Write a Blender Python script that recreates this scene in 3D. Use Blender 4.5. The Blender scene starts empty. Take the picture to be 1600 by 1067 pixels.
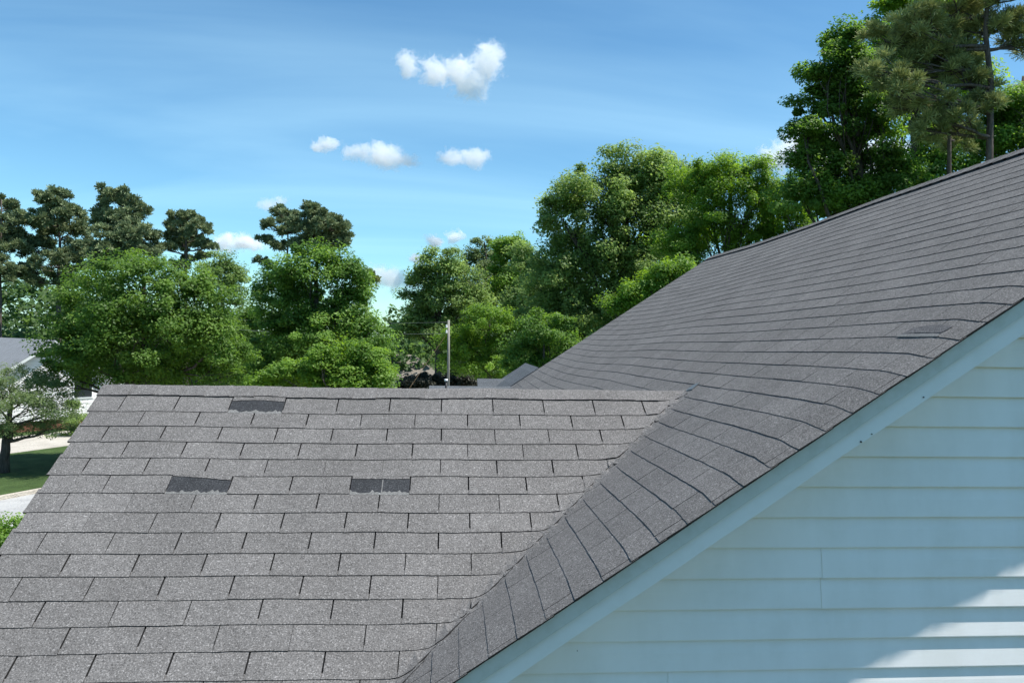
import bpy, math, random
import numpy as np
from mathutils import Vector, Matrix

R = math.radians
sc = bpy.context.scene
col = sc.collection

# ------------------------------------------------------------------ camera
YAW, PITCH, ROLL, FPX = R(4.434), R(-0.679), R(0.987), 1179.7      # focal length in pixels of a 1600 wide picture
CAM = np.array([0.0, -4.644, 0.3618])
_cy, _sy, _cp, _sp = math.cos(YAW), math.sin(YAW), math.cos(PITCH), math.sin(PITCH)
FW = np.array([_sy*_cp, _cy*_cp, _sp]); _r = np.array([_cy, -_sy, 0.0]); _u = np.cross(_r, FW)
RT = math.cos(ROLL)*_r + math.sin(ROLL)*_u; UP = -math.sin(ROLL)*_r + math.cos(ROLL)*_u
cam_d = bpy.data.cameras.new('camera'); cam = bpy.data.objects.new('camera', cam_d); col.objects.link(cam)
cam.matrix_world = Matrix(((RT[0], UP[0], -FW[0], CAM[0]), (RT[1], UP[1], -FW[1], CAM[1]), (RT[2], UP[2], -FW[2], CAM[2]), (0, 0, 0, 1)))
cam_d.sensor_width = 36; cam_d.lens = FPX/1600*36; cam_d.clip_start = 0.05; cam_d.clip_end = 20000
sc.camera = cam

# ------------------------------------------------------------------ sky, sun, exposure
SUN = np.array([0.52, -0.148, 1.0]); SUN = SUN/np.linalg.norm(SUN)
EL = math.asin(SUN[2]); AZ = math.atan2(SUN[0], SUN[1])
w = bpy.data.worlds.new('World'); sc.world = w; w.use_nodes = True
wt = w.node_tree; wt.nodes.clear()
def wn(t, **k):
    n = wt.nodes.new(t)
    for a, b in k.items(): setattr(n, a, b)
    return n
sky = wn('ShaderNodeTexSky', sky_type='NISHITA', sun_disc=False, sun_elevation=EL, sun_rotation=AZ, altitude=300, air_density=1.0, dust_density=0.3, ozone_density=1.6)
bg = wn('ShaderNodeBackground'); bg.inputs['Strength'].default_value = 0.111
out = wn('ShaderNodeOutputWorld')
# thin high cirrus all over the sky: noise on a plane overhead, stretched along the wind
tc = wn('ShaderNodeTexCoord'); sep = wn('ShaderNodeSeparateXYZ'); wt.links.new(tc.outputs['Generated'], sep.inputs[0])
mz = wn('ShaderNodeMath', operation='MAXIMUM'); wt.links.new(sep.outputs[2], mz.inputs[0]); mz.inputs[1].default_value = 0.0
az = wn('ShaderNodeMath', operation='ADD'); wt.links.new(mz.outputs[0], az.inputs[0]); az.inputs[1].default_value = 0.12
dx = wn('ShaderNodeMath', operation='DIVIDE'); wt.links.new(sep.outputs[0], dx.inputs[0]); wt.links.new(az.outputs[0], dx.inputs[1])
dy = wn('ShaderNodeMath', operation='DIVIDE'); wt.links.new(sep.outputs[1], dy.inputs[0]); wt.links.new(az.outputs[0], dy.inputs[1])
cmb = wn('ShaderNodeCombineXYZ'); wt.links.new(dx.outputs[0], cmb.inputs[0]); wt.links.new(dy.outputs[0], cmb.inputs[1])
mp = wn('ShaderNodeMapping'); mp.inputs['Rotation'].default_value = (0, 0, R(-52)); mp.inputs['Scale'].default_value = (0.42, 1.25, 1)
wt.links.new(cmb.outputs[0], mp.inputs[0])
ns = wn('ShaderNodeTexNoise'); ns.inputs['Scale'].default_value = 0.9; ns.inputs['Detail'].default_value = 7; ns.inputs['Roughness'].default_value = 0.5; ns.inputs['Distortion'].default_value = 0.5
wt.links.new(mp.outputs[0], ns.inputs['Vector'])
rmp = wn('ShaderNodeMapRange'); rmp.inputs[1].default_value = 0.42; rmp.inputs[2].default_value = 0.85; rmp.inputs[3].default_value = 0.0; rmp.inputs[4].default_value = 0.32
wt.links.new(ns.outputs[0], rmp.inputs[0])
mixc = wn('ShaderNodeMix', data_type='RGBA'); wt.links.new(rmp.outputs[0], mixc.inputs[0]); wt.links.new(sky.outputs[0], mixc.inputs[6]); mixc.inputs[7].default_value = (8.5, 8.6, 9.0, 1)
tnt = wn('ShaderNodeMix', data_type='RGBA', blend_type='MULTIPLY'); tnt.inputs[0].default_value = 1; tnt.inputs[7].default_value = (.66, 1.0, 1.08, 1); wt.links.new(mixc.outputs[2], tnt.inputs[6])
wt.links.new(tnt.outputs[2], bg.inputs['Color']); wt.links.new(bg.outputs[0], out.inputs['Surface'])

sl = bpy.data.lights.new('sun', 'SUN'); sl.energy = 4.9; sl.angle = R(0.55); sl.color = (1.0, 0.955, 0.89)
so = bpy.data.objects.new('sun', sl); col.objects.link(so); so.location = (30, -10, 60)
so.rotation_euler = Vector((-SUN[0], -SUN[1], -SUN[2])).to_track_quat('-Z', 'Y').to_euler()
sc.view_settings.view_transform = 'Standard'; sc.view_settings.look = 'None'; sc.view_settings.gamma = 1
sc.view_settings.exposure = 0.55; sc.view_settings.use_curve_mapping = False
sc.cycles.volume_bounces = 14; sc.cycles.max_bounces = 16; sc.cycles.transparent_max_bounces = 8

# ------------------------------------------------------------------ helpers
GZ = -4.9                                                            # ground level, 0 is the ridge of the near wing
def ray(x, y): return FW + RT*(x-800)/FPX - UP*(y-533.5)/FPX
def at(x, y, d): return CAM + ray(x, y)*d                            # a place d metres in front of the camera
def on_ground(x, y, z=GZ):
    d = ray(x, y); return CAM + d*((z-CAM[2])/d[2])

def mesh(name, verts, faces, mats, fmat=None, smooth=False):
    me = bpy.data.meshes.new(name); me.from_pydata([tuple(map(float, v)) for v in verts], [], [tuple(map(int, f)) for f in faces])
    for m in (mats if isinstance(mats, (list, tuple)) else [mats]): me.materials.append(m)
    if fmat is not None: me.polygons.foreach_set('material_index', fmat)
    if smooth: me.polygons.foreach_set('use_smooth', [True]*len(me.polygons))
    me.update(); return me
def add(name, me, parent=None, label=None, cat=None, group=None, kind=None):
    o = bpy.data.objects.new(name, me); col.objects.link(o)
    if parent is not None:
        o.parent = parent
        if parent.type == 'EMPTY': o.matrix_parent_inverse = Matrix.Translation(-Vector(parent.location))
    if label: o['label'] = label
    if cat: o['category'] = cat
    if group: o['group'] = group
    if kind: o['kind'] = kind
    return o
def thing(name, loc, label, cat, group=None):
    o = bpy.data.objects.new(name, None); col.objects.link(o); o.location = tuple(map(float, loc)); o.empty_display_size = 0.3
    o['label'] = label; o['category'] = cat
    if group: o['group'] = group
    return o
class MB:
    def __init__(s): s.v = []; s.f = []; s.m = []
    def box(s, a, b, m=0, M=None):
        i = len(s.v); (x0, y0, z0), (x1, y1, z1) = a, b
        p = [(x0,y0,z0),(x1,y0,z0),(x1,y1,z0),(x0,y1,z0),(x0,y0,z1),(x1,y0,z1),(x1,y1,z1),(x0,y1,z1)]
        if M is not None: p = [tuple(M @ Vector(q)) for q in p]
        s.v += p; s.f += [(i,i+3,i+2,i+1),(i+4,i+5,i+6,i+7),(i,i+1,i+5,i+4),(i+1,i+2,i+6,i+5),(i+2,i+3,i+7,i+6),(i+3,i,i+4,i+7)]; s.m += [m]*6; return s
    def poly(s, pts, m=0):
        i = len(s.v); s.v += [tuple(p) for p in pts]; s.f.append(tuple(range(i, i+len(pts)))); s.m.append(m); return s
    def prism(s, pts, dirv, m=0):                                     # closed prism: polygon pushed along dirv
        i = len(s.v); n = len(pts); d = np.array(dirv, float)
        s.v += [tuple(p) for p in pts] + [tuple(np.array(p, float)+d) for p in pts]
        s.f += [tuple(range(i, i+n))[::-1], tuple(range(i+n, i+2*n))] + [(i+k, i+(k+1) % n, i+n+(k+1) % n, i+n+k) for k in range(n)]; s.m += [m]*(n+2); return s
    def tube(s, pts, rad, n=8, m=0, cap=True):
        pts = [np.array(p, float) for p in pts]; i0 = len(s.v)
        for k, p in enumerate(pts):
            d = pts[min(k+1, len(pts)-1)] - pts[max(k-1, 0)]; d /= (np.linalg.norm(d)+1e-9)
            a = np.cross(d, (0.31, 0.95, 0.02)) if abs(d[1]) < .9 else np.cross(d, (1, 0, 0)); a /= np.linalg.norm(a); b = np.cross(d, a)
            r = rad[k] if hasattr(rad, '__len__') else rad
            for j in range(n): t = 2*math.pi*j/n; s.v.append(tuple(p + r*(math.cos(t)*a + math.sin(t)*b)))
        for k in range(len(pts)-1):
            for j in range(n): s.f.append((i0+k*n+j, i0+k*n+(j+1) % n, i0+(k+1)*n+(j+1) % n, i0+(k+1)*n+j)); s.m.append(m)
        if cap: s.f += [tuple(range(i0, i0+n))[::-1], tuple(range(len(s.v)-n, len(s.v)))]; s.m += [m, m]
        return s
    def me(s, name, mats, smooth=False): return mesh(name, s.v, s.f, mats, s.m, smooth)

# ------------------------------------------------------------------ materials
def mat(name, base=(.5,.5,.5), rough=.8, spec=.3):
    m = bpy.data.materials.new(name); m.use_nodes = True; b = m.node_tree.nodes['Principled BSDF']
    b.inputs['Base Color'].default_value = (*base, 1); b.inputs['Roughness'].default_value = rough; b.inputs['Specular IOR Level'].default_value = spec
    return m, m.node_tree, b
def node(t, kind, ins=None, **k):
    n = t.nodes.new(kind)
    for a, b in k.items(): setattr(n, a, b)
    for a, b in (ins or {}).items():
        if hasattr(b, 'is_linked') or isinstance(b, bpy.types.NodeSocket): t.links.new(b, n.inputs[a])
        else: n.inputs[a].default_value = b
    return n
def ramp(t, fac, stops):
    n = t.nodes.new('ShaderNodeValToRGB'); e = n.color_ramp.elements
    while len(e) < len(stops): e.new(.5)
    for q, (p, c) in zip(e, stops): q.position = p; q.color = (*c, 1) if len(c) == 3 else c
    t.links.new(fac, n.inputs[0]); return n.outputs[0]
def math_n(t, op, a, b): return node(t, 'ShaderNodeMath', {0: a, 1: b}, operation=op).outputs[0]

def shingle_mat(name, lo, mid, hi, vary=.22):
    m, t, b = mat(name, rough=.95, spec=.12)
    pos = node(t, 'ShaderNodeNewGeometry')
    P = pos.outputs['Position']
    n1 = node(t, 'ShaderNodeTexNoise', {'Vector': P, 'Scale': 150.0, 'Detail': 3.0, 'Roughness': .75})
    gran = ramp(t, n1.outputs[0], [(.30, lo), (.47, mid), (.55, mid), (.74, hi)])
    n2 = node(t, 'ShaderNodeTexNoise', {'Vector': P, 'Scale': 2.6, 'Detail': 5.0, 'Roughness': .6})
    n3 = node(t, 'ShaderNodeTexNoise', {'Vector': P, 'Scale': 34.0, 'Detail': 4.0, 'Roughness': .7})
    oi = node(t, 'ShaderNodeObjectInfo')
    rnd = math_n(t, 'FRACT', math_n(t, 'ADD', oi.outputs['Random'], pos.outputs['Random Per Island']), 0.0)
    f = math_n(t, 'ADD', math_n(t, 'MULTIPLY', rnd, vary), 1-vary/2)
    f = math_n(t, 'MULTIPLY', f, math_n(t, 'ADD', math_n(t, 'MULTIPLY', n2.outputs[0], .5), .75))
    f = math_n(t, 'MULTIPLY', f, math_n(t, 'ADD', math_n(t, 'MULTIPLY', n3.outputs[0], .8), .60))
    mul = node(t, 'ShaderNodeMix', {0: 1.0, 6: gran}, data_type='RGBA', blend_type='MULTIPLY')
    cb = node(t, 'ShaderNodeCombineXYZ', {0: f, 1: f, 2: f}); t.links.new(cb.outputs[0], mul.inputs[7])
    t.links.new(mul.outputs[2], b.inputs['Base Color'])
    bp = node(t, 'ShaderNodeBump', {'Height': n1.outputs[0], 'Strength': .75, 'Distance': .004}); t.links.new(bp.outputs[0], b.inputs['Normal'])
    return m
M_SH = shingle_mat('shingle_granules', (.032,.031,.031), (.140,.134,.130), (.42,.405,.395), .12)
M_SHB = shingle_mat('shingle_granules_blue', (.028,.031,.036), (.095,.105,.115), (.30,.31,.32))
M_DARK = shingle_mat('fresh_granules', (.016,.017,.019), (.040,.042,.046), (.13,.135,.14), .1)
M_SCUFF = shingle_mat('scuffed_granules', (.025,.025,.028), (.100,.098,.100), (.32,.31,.31), .1)
M_EDGE = mat('asphalt_edge', (.022, .022, .022), .9, .1)[0]
M_FELT = mat('roof_felt', (.02, .02, .021), .95, .1)[0]
M_SEAL = shingle_mat('sealant_strip', (.07,.07,.07), (.17,.17,.165), (.34,.33,.32), .1)

def painted(name, base, grime, rough=.45, spec=.35, sc_=3.0):
    m, t, b = mat(name, base, rough, spec)
    P = node(t, 'ShaderNodeNewGeometry').outputs['Position']
    n = node(t, 'ShaderNodeTexNoise', {'Vector': P, 'Scale': sc_, 'Detail': 8.0, 'Roughness': .65})
    mx = node(t, 'ShaderNodeMix', {6: (*base, 1), 7: (*grime, 1)}, data_type='RGBA')
    t.links.new(ramp(t, n.outputs[0], [(.45, (0,0,0)), (.8, (.55,.55,.55))]), mx.inputs[0]); t.links.new(mx.outputs[2], b.inputs['Base Color'])
    n2 = node(t, 'ShaderNodeTexNoise', {'Vector': P, 'Scale': 55.0, 'Detail': 3.0})
    bp = node(t, 'ShaderNodeBump', {'Height': n2.outputs[0], 'Strength': .06, 'Distance': .003}); t.links.new(bp.outputs[0], b.inputs['Normal'])
    return m
M_SIDE = painted('white_vinyl', (.88,.88,.875), (.74,.74,.70))
_t = M_SIDE.node_tree; _P = node(_t, 'ShaderNodeNewGeometry').outputs['Position']
_mp = node(_t, 'ShaderNodeMapping', {'Vector': _P, 'Scale': (3.0, 1.0, .8)}); _n = node(_t, 'ShaderNodeTexNoise', {'Vector': _mp.outputs[0], 'Scale': 1.6, 'Detail': 6.0, 'Roughness': .6})
_f = ramp(_t, _n.outputs[0], [(.35, (.94,.94,.93)), (.62, (1,1,1))]); _b = _t.nodes['Principled BSDF']; _src = _b.inputs['Base Color'].links[0].from_socket
_mm = node(_t, 'ShaderNodeMix', {0: 1.0, 6: _src, 7: _f}, data_type='RGBA', blend_type='MULTIPLY'); _t.links.new(_mm.outputs[2], _b.inputs['Base Color'])
_gp = node(_t, 'ShaderNodeMapping', {'Vector': _P, 'Scale': (9.0, 9.0, 160.0)}); _gn = node(_t, 'ShaderNodeTexNoise', {'Vector': _gp.outputs[0], 'Scale': 1.0, 'Detail': 5.0})
_gb = node(_t, 'ShaderNodeBump', {'Height': _gn.outputs[0], 'Strength': .12, 'Distance': .002}); _t.links.new(_gb.outputs[0], _b.inputs['Normal'])
M_TRIM = painted('white_trim', (.84,.85,.86), (.70,.71,.68), sc_=7.0)
M_TRIM2 = painted('weathered_trim', (.60,.63,.62), (.40,.43,.38), sc_=14.0)
M_METAL = mat('drip_metal', (.03, .03, .032), .5, .4)[0]
M_LEAD = mat('grey_flashing', (.10, .11, .115), .5, .5)[0]
M_BLACK = mat('black_plastic', (.015, .015, .016), .5, .4)[0]
M_WHITE = mat('white_plastic', (.8, .8, .8), .5, .4)[0]

# ------------------------------------------------------------------ the near house: surfaces of its roof
T = .667; CS = 1/math.hypot(1, T)                                     # 8 in 12 pitch
XR = 1.43                                                             # where the wing's ridge meets the main slope
XL = -2.045                                                           # left rake of the wing
YG = -1.87                                                            # near rake of the main roof
YF = 7.1                                                              # far rake
EXP = .127; TAB = .3048
XTOP = 4.06
_ys = [-1.87,-1.72,-1.4,-1,-.5,0,.5,1,1.5,2.2,2.5,3.6,4.4,5,5.7,6.5,8]
_dz = [.012,.026,.022,.012,-.002,-.013,-.025,-.034,-.043,-.055,-.066,-.105,-.125,-.138,-.142,-.142,-.142]
_yy = np.linspace(-1.87, 8, 400); _k = np.exp(-np.linspace(-2, 2, 21)**2); _k /= _k.sum()
_zz = np.interp(_yy, _ys, _dz); _zz2 = np.convolve(np.pad(_zz, 10, mode='edge'), _k, 'valid')
_wgt = np.clip((_yy+1.55)/.3, 0, 1); _zz = _zz*(1-_wgt) + _zz2*_wgt
def sag(y): return float(np.interp(y, _yy, _zz))
def wob(a, b): return .004*math.sin(a*2.3+b*1.1) + .003*math.sin(a*4.7-b*3.3+1) + .002*math.sin(a*9.1+b*7.7)
def zs(x, y): return .012 - T*math.sqrt(y*y+.018*.018) + wob(x, y)*.6
def zm(x, y): return T*(x-XR) + sag(y) + .2*wob(y*.8, x*1.7)
def surf(x, y):
    a, b = zs(x, y), zm(x, y)
    if y > .3: return b
    return .5*(a+b+math.sqrt((a-b)**2+.016**2))
def nrm(x, y, f=surf):
    e = .004; gx = (f(x+e, y)-f(x-e, y))/(2*e); gy = (f(x, y+e)-f(x, y-e))/(2*e)
    v = np.array([-gx, -gy, 1.0]); return v/np.linalg.norm(v)
def P_wing(u, v, h):                                                  # u along the ridge, v down the slope
    x, y = u, -v*CS; return np.array([x, y, surf(x, y)]) + h*nrm(x, y)
def P_main(u, v, h):                                                  # u = y, v up the slope from the wing's ridge
    x, y = XR+v*CS, u; return np.array([x, y, surf(x, y)]) + h*nrm(x, y)

def clip(poly, n, d):                                                 # keep n.p <= d
    o = []
    for i in range(len(poly)):
        a, b = poly[i], poly[(i+1) % len(poly)]; da = n[0]*a[0]+n[1]*a[1]-d; db = n[0]*b[0]+n[1]*b[1]-d
        if da <= 0: o.append(a)
        if (da < 0) != (db < 0) and abs(da-db) > 1e-12: t = da/(da-db); o.append((a[0]+t*(b[0]-a[0]), a[1]+t*(b[1]-a[1])))
    return o
def slab(polys, Pf, hf, base=-.001, mats=None, name='shingle'):
    """convex uv pieces -> one draped slab: top faces, asphalt edges"""
    vid = {}; V = []; F = []; Mi = []; UV = []
    def vi(p):
        k = (round(p[0], 5), round(p[1], 5))
        if k not in vid: vid[k] = len(V); V.append(Pf(p[0], p[1], hf(*p))); UV.append(p)
        return vid[k]
    edges = {}
    for pl in polys:
        ids = []
        for p in pl:
            q = vi(p)
            if not ids or ids[-1] != q: ids.append(q)
        if len(ids) > 1 and ids[0] == ids[-1]: ids.pop()
        if len(ids) < 3: continue
        n = np.cross(V[ids[1]]-V[ids[0]], V[ids[2]]-V[ids[0]])
        if n[2] < 0: ids = ids[::-1]
        F.append(ids); Mi.append(0)
        for a, b in zip(ids, ids[1:]+ids[:1]): edges[(a, b)] = 1
    if not F: return None
    low = {}
    def lo(a):
        if a not in low: low[a] = len(V); V.append(Pf(UV[a][0], UV[a][1], base))
        return low[a]
    for (a, b) in list(edges):
        if (b, a) not in edges: F.append([b, a, lo(a), lo(b)]); Mi.append(1)
    return V, F, Mi
def grid_polys(u0, u1, v0, v1, nu, nv, jit, slot=(0,0,0,0), clips=()):
    """tab in uv; slot = extra inset (left at top, left at bottom, right at top, right at bottom)"""
    out = []
    def pt(i, j):
        b = (0, .19, .80, 1)[j] if nv == 3 else j/nv; a = i/nu; q = slot[0] if b < .9 else slot[1]
        ul = u0 + q; ur = u1 - q
        return (ul+(ur-ul)*a, v0+(v1-v0)*b + (jit[i] if j == nv else 0))
    for i in range(nu):
        for j in range(nv):
            pl = [pt(i, j), pt(i+1, j), pt(i+1, j+1), pt(i, j+1)]
            for n, d in clips:
                pl = clip(pl, n, d)
                if len(pl) < 3: break
            if len(pl) >= 3: out.append(pl)
    return out

rng = random.Random(7)
house = thing('gabled_house', (2.5, 2.5, GZ), 'white sided house in the foreground under grey asphalt shingle roofs', 'house')

def deck_mesh(name, Pf, u0, u1, v0, v1, nu, nv, clips, h):
    V = []; F = []; Mi = []
    polys = []
    for i in range(nu):
        for j in range(nv):
            a, b = u0+(u1-u0)*i/nu, u0+(u1-u0)*(i+1)/nu; c, d = v0+(v1-v0)*j/nv, v0+(v1-v0)*(j+1)/nv
            pl = [(a, c), (b, c), (b, d), (a, d)]
            for n, q in clips:
                pl = clip(pl, n, q)
                if len(pl) < 3: break
            if len(pl) >= 3: polys.append(pl)
    def hf(u, v):                                                     # the deck dips under the woven valley
        p = Pf(u, v, 0); return h - .035*math.exp(-((zs(p[0], p[1])-zm(p[0], p[1]))/.09)**2)
    r = slab(polys, Pf, hf, base=h-.06)
    return mesh(name, r[0], r[1], [M_FELT, M_TRIM2], r[2])

VW = 2.42                                                             # wing slope length to its eave
wing_clips = [((1, CS), XR+.03), ((1, 0), XR-.02)]
wing_roof = add('wing_roof', deck_mesh('wing_roof', P_wing, XL, XR, .0, VW, 40, 26, [((1, CS), XR+.06), ((-1, -CS), 99)], -.004), house)
# the part of the wing in front of the gable plane stops at the gable
front_clip_u = XR + YG - .01
main_roof = add('main_roof', deck_mesh('main_roof', P_main, YG+.01, YF, -3.1, (XTOP-XR)/CS, 60, 50, [], -.004), house)

# ---- wing shingles: rows laid as the photo shows, every tab its own piece
off = {0:.789,1:.292,2:.804,3:.294,4:.803,5:.299,6:.807,7:.313,8:.814,9:.324,10:.829,11:.328,12:.836,13:.335,14:.84,15:.34,16:.845,17:.345}
S0 = .126
missing = {(0, 1), (5, 0), (5, 1)}
def find_tab(k, px, py):                                              # which tab of row k stands at that place in the picture
    d = ray(px, py); n = np.array([0, -T, 1.0]); t = (0-n@CAM)/(n@d); x = (CAM+d*t)[0]
    return math.floor(x/TAB - off[k])
torn = {(0, find_tab(0, 403, 638)): 'a', (5, find_tab(5, 312, 762)): 'b', (5, find_tab(5, 594, 763)): 'c'}
def tab_h(k, s0, lift):
    return lambda u, v: .0042 + lift*max(-.3, (v-s0)/EXP)
for k in range(0, 18):
    s0 = S0 + EXP*k; s1 = s0+EXP
    if s1 > VW+.02: break
    j0 = math.floor((XL-off[k]*TAB)/TAB)-1
    for j in range(j0, j0+16):
        u0 = (off[k]+j)*TAB; u1 = u0+TAB
        if u1 < XL+.01: continue
        u0c, u1c = max(u0, XL-.012+rng.uniform(-.0015, .0015)), u1
        s_clip = XR - s1*CS
        if u0c > XR+.1 - s0*CS: continue
        near = u1c + s1*CS > XR-.25
        nu = 10 if near else 4
        if (k, j) in torn:
            V0 = s0
            top = [rng.uniform(.012, .030)+.006*math.sin(i*1.3) for i in range(13)]
            if torn[(k, j)] == 'b': top = [.006+.0022*i+rng.uniform(-.002,.002) for i in range(13)]
            if torn[(k, j)] == 'a': top = [.026-.010*math.sin(i/12*math.pi)+rng.uniform(-.002,.002) for i in range(13)]
            if torn[(k, j)] == 'c': top = [.020+rng.uniform(-.002,.002) for i in range(13)]
            pl = [[(u0c+.004+(u1c-u0c-.008)*i/12, V0-.03), (u0c+.004+(u1c-u0c-.008)*(i+1)/12, V0-.03), (u0c+.004+(u1c-u0c-.008)*(i+1)/12, V0+top[i+1]), (u0c+.004+(u1c-u0c-.008)*i/12, V0+top[i])] for i in range(12)]
            r = slab(pl, P_wing, lambda u, v: .0072+.002*max(0, (v-s0)/.03)); add('torn_shingle', mesh('torn_shingle', r[0], r[1], [M_SH, M_EDGE], r[2]), wing_roof, label='torn upper strip left of a missing tab')
            bot = [s1-.004-rng.choice((.001, .003, .006, .010, .019))-.008*math.sin(i*.31+k*2+j)**2 for i in range(25)]
            pl = [[(u0c+.002+(u1c-u0c-.004)*i/24, V0+.002), (u0c+.002+(u1c-u0c-.004)*(i+1)/24, V0+.002), (u0c+.002+(u1c-u0c-.004)*(i+1)/24, bot[i+1]), (u0c+.002+(u1c-u0c-.004)*i/24, bot[i])] for i in range(24)]
            if torn[(k, j)] == 'c': a0, a1 = pl[12][0][0], pl[12][1][0]; w_ = a0+(a1-a0)*.6; pl[12] = [(a0, pl[12][0][1]), (w_, pl[12][1][1]), (w_, pl[12][3][1]), (a0, pl[12][3][1])]
            r = slab(pl, P_wing, lambda u, v: .0056); add('exposed_underlayer', mesh('exposed_underlayer', r[0], r[1], [M_DARK, M_EDGE], r[2]), wing_roof, label='dark unweathered patch where a shingle tab is gone')
            pl = grid_polys(u0c+.002, u1c-.002, s0, s1+.004, 6, 1, [rng.uniform(-.003,.003) for _ in range(7)])
            r = slab(pl, P_wing, lambda u, v: .0050); add('sealant_strip', mesh('sealant_strip', r[0], r[1], [M_SEAL, M_EDGE], r[2]), wing_roof)
            continue
        jit = [rng.uniform(-.0018, .0018) for _ in range(nu+1)]; jit[0] += rng.uniform(-.002, .002)
        clips = [((1, CS), XR+.022+rng.uniform(-.012, .014))] if s0*CS < -YG else []
        if s1*CS > -YG: clips.append(((1, 0), front_clip_u))
        g = .0008 if rng.random() < .12 else rng.uniform(.0032, .0042)
        sl_ = (g, .0006, g, .0006)
        pl = grid_polys(u0c, u1c, s0-.03, s1, nu, 3, jit, sl_, clips)
        lift = rng.uniform(.0034, .0052)
        curl = rng.random() < .35 and near
        def hf(u, v, s0=s0, lift=lift, curl=curl):
            h = .0042 + lift*max(-.3, (v-s0)/EXP)
            q = min(1, max(0, (u+v*CS-XR+.09)/.08)); h += .006*q*q*(3-2*q)
            if curl and u+v*CS > XR-.10: h += .004*max(0, (v-s0-.06)/.067)*min(1, (u+v*CS-XR+.10)/.08)
            return h
        r = slab(pl, P_wing, hf)
        if r is None: continue
        add('shingle_tab', mesh('shingle_tab', r[0], r[1], [M_SH, M_EDGE], r[2]), wing_roof)

# ---- ridge caps of the wing
def cap_piece(x0, x1, lift, vf, vb):
    V = []; F = []; Mi = []
    prof = [(-vf, 'f'), (-.06, 'f'), (-.022, 'f'), (0, 'f'), (.022, 'b'), (.06, 'b'), (vb, 'b')]
    def pos(x, s, h):
        a = abs(s); y = math.copysign(max(0, a)*CS, s); z = zs(x, y) if y <= .0 else .012 - T*math.sqrt(y*y+.018**2)
        x_ = x
        if s < 0: z = max(z, surf(x, y)) if x > XR-.35 else z
        n = np.array([0, math.copysign(.5547, s) if a > .03 else .5547*s/.03, .832 if a > .03 else 1.0]); n /= np.linalg.norm(n)
        return np.array([x_, y, z]) + n*h
    nx = 3
    for i in range(nx+1):
        x = x0+(x1-x0)*i/nx; h = .0105 + lift*i/nx
        for s, _ in prof: V.append(pos(x, s + (rng.uniform(-.002, .002) if abs(s) > .09 else 0), h))
    n = len(prof); m = len(V)
    for i in range(nx+1):
        x = x0+(x1-x0)*i/nx
        for s, _ in prof: V.append(pos(x, s, .001))
    for i in range(nx):
        for j in range(n-1): F.append((i*n+j, (i+1)*n+j, (i+1)*n+j+1, i*n+j+1)); Mi.append(0)
        F.append((m+i*n, m+(i+1)*n, (i+1)*n, i*n)); Mi.append(1); F.append((i*n+n-1, (i+1)*n+n-1, m+(i+1)*n+n-1, m+i*n+n-1)); Mi.append(1)
    for i, fl in ((0, 0), (nx, 1)):
        for j in range(n-1):
            q = (i*n+j, i*n+j+1, m+i*n+j+1, m+i*n+j); F.append(q if not fl else q[::-1]); Mi.append(0)
    return V, F, Mi
x = XL-.015; CE = .1425
while x < XR-.02:
    x1 = min(x+CE+.035, XR+.01)
    V, F, Mi = cap_piece(x, x1, .0035, .108+rng.uniform(-.004, .005), .11)
    add('ridge_cap', mesh('ridge_cap', V, F, [M_SH, M_EDGE], Mi), wing_roof)
    x += CE+rng.uniform(-.004, .004)
# scrap of flashing and the cut end of the cap where the ridge dies into the main slope
fl = [P_main(u, v, .012) for u, v in ((-.03, .03), (.00, .10), (-.05, .13), (-.09, .06))]
add('flashing_scrap', MB().prism(fl, (0, 0, -.006)).me('flashing_scrap', M_LEAD), wing_roof)

# ---- main roof shingles
tabs = []
kmax = 25
for k in range(-21, kmax):
    # course k runs from v=(k-.1)*EXP (butt, low) to the next one above
    v0 = (k-.1)*EXP; v1 = v0+EXP
    ph = (k % 2)*.5 + .07*math.sin(k*1.7)
    j0 = math.floor(YG/TAB-ph)-1
    for j in range(j0, j0+34):
        u0 = (j+ph)*TAB; u1 = u0+TAB
        if u1 < YG+.01 or u0 > YF: continue
        u0, u1 = max(u0, YG-.012+rng.uniform(-.004, .003)), min(u1, YF+.01)
        if u1-u0 < .02: continue
        xm = XR+(v0+v1)/2*CS; um = (u0+u1)/2
        # behind the wing the main slope carries on down; in front of it the valley cuts it
        if v1 < 0 and u0 > v1*CS+.06 and u1 < -v1*CS-.06: continue
        p = np.array([xm, um, zm(xm, um)]) - CAM; dep = p@FW; px = 800+FPX*(p@RT)/dep; py = 533.5-FPX*(p@UP)/dep
        vis = -40 < px < 1660 and -40 < py < 1110 and dep > .3
        hid = um > 0 and xm < XR and py > 612
        tabs.append((k, v0, v1, u0, u1, dep, vis and not hid))
order = sorted([i for i, q in enumerate(tabs) if q[6]], key=lambda i: tabs[i][5])
single = set(order[:290])
SV, SF, SM = [], [], []
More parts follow.
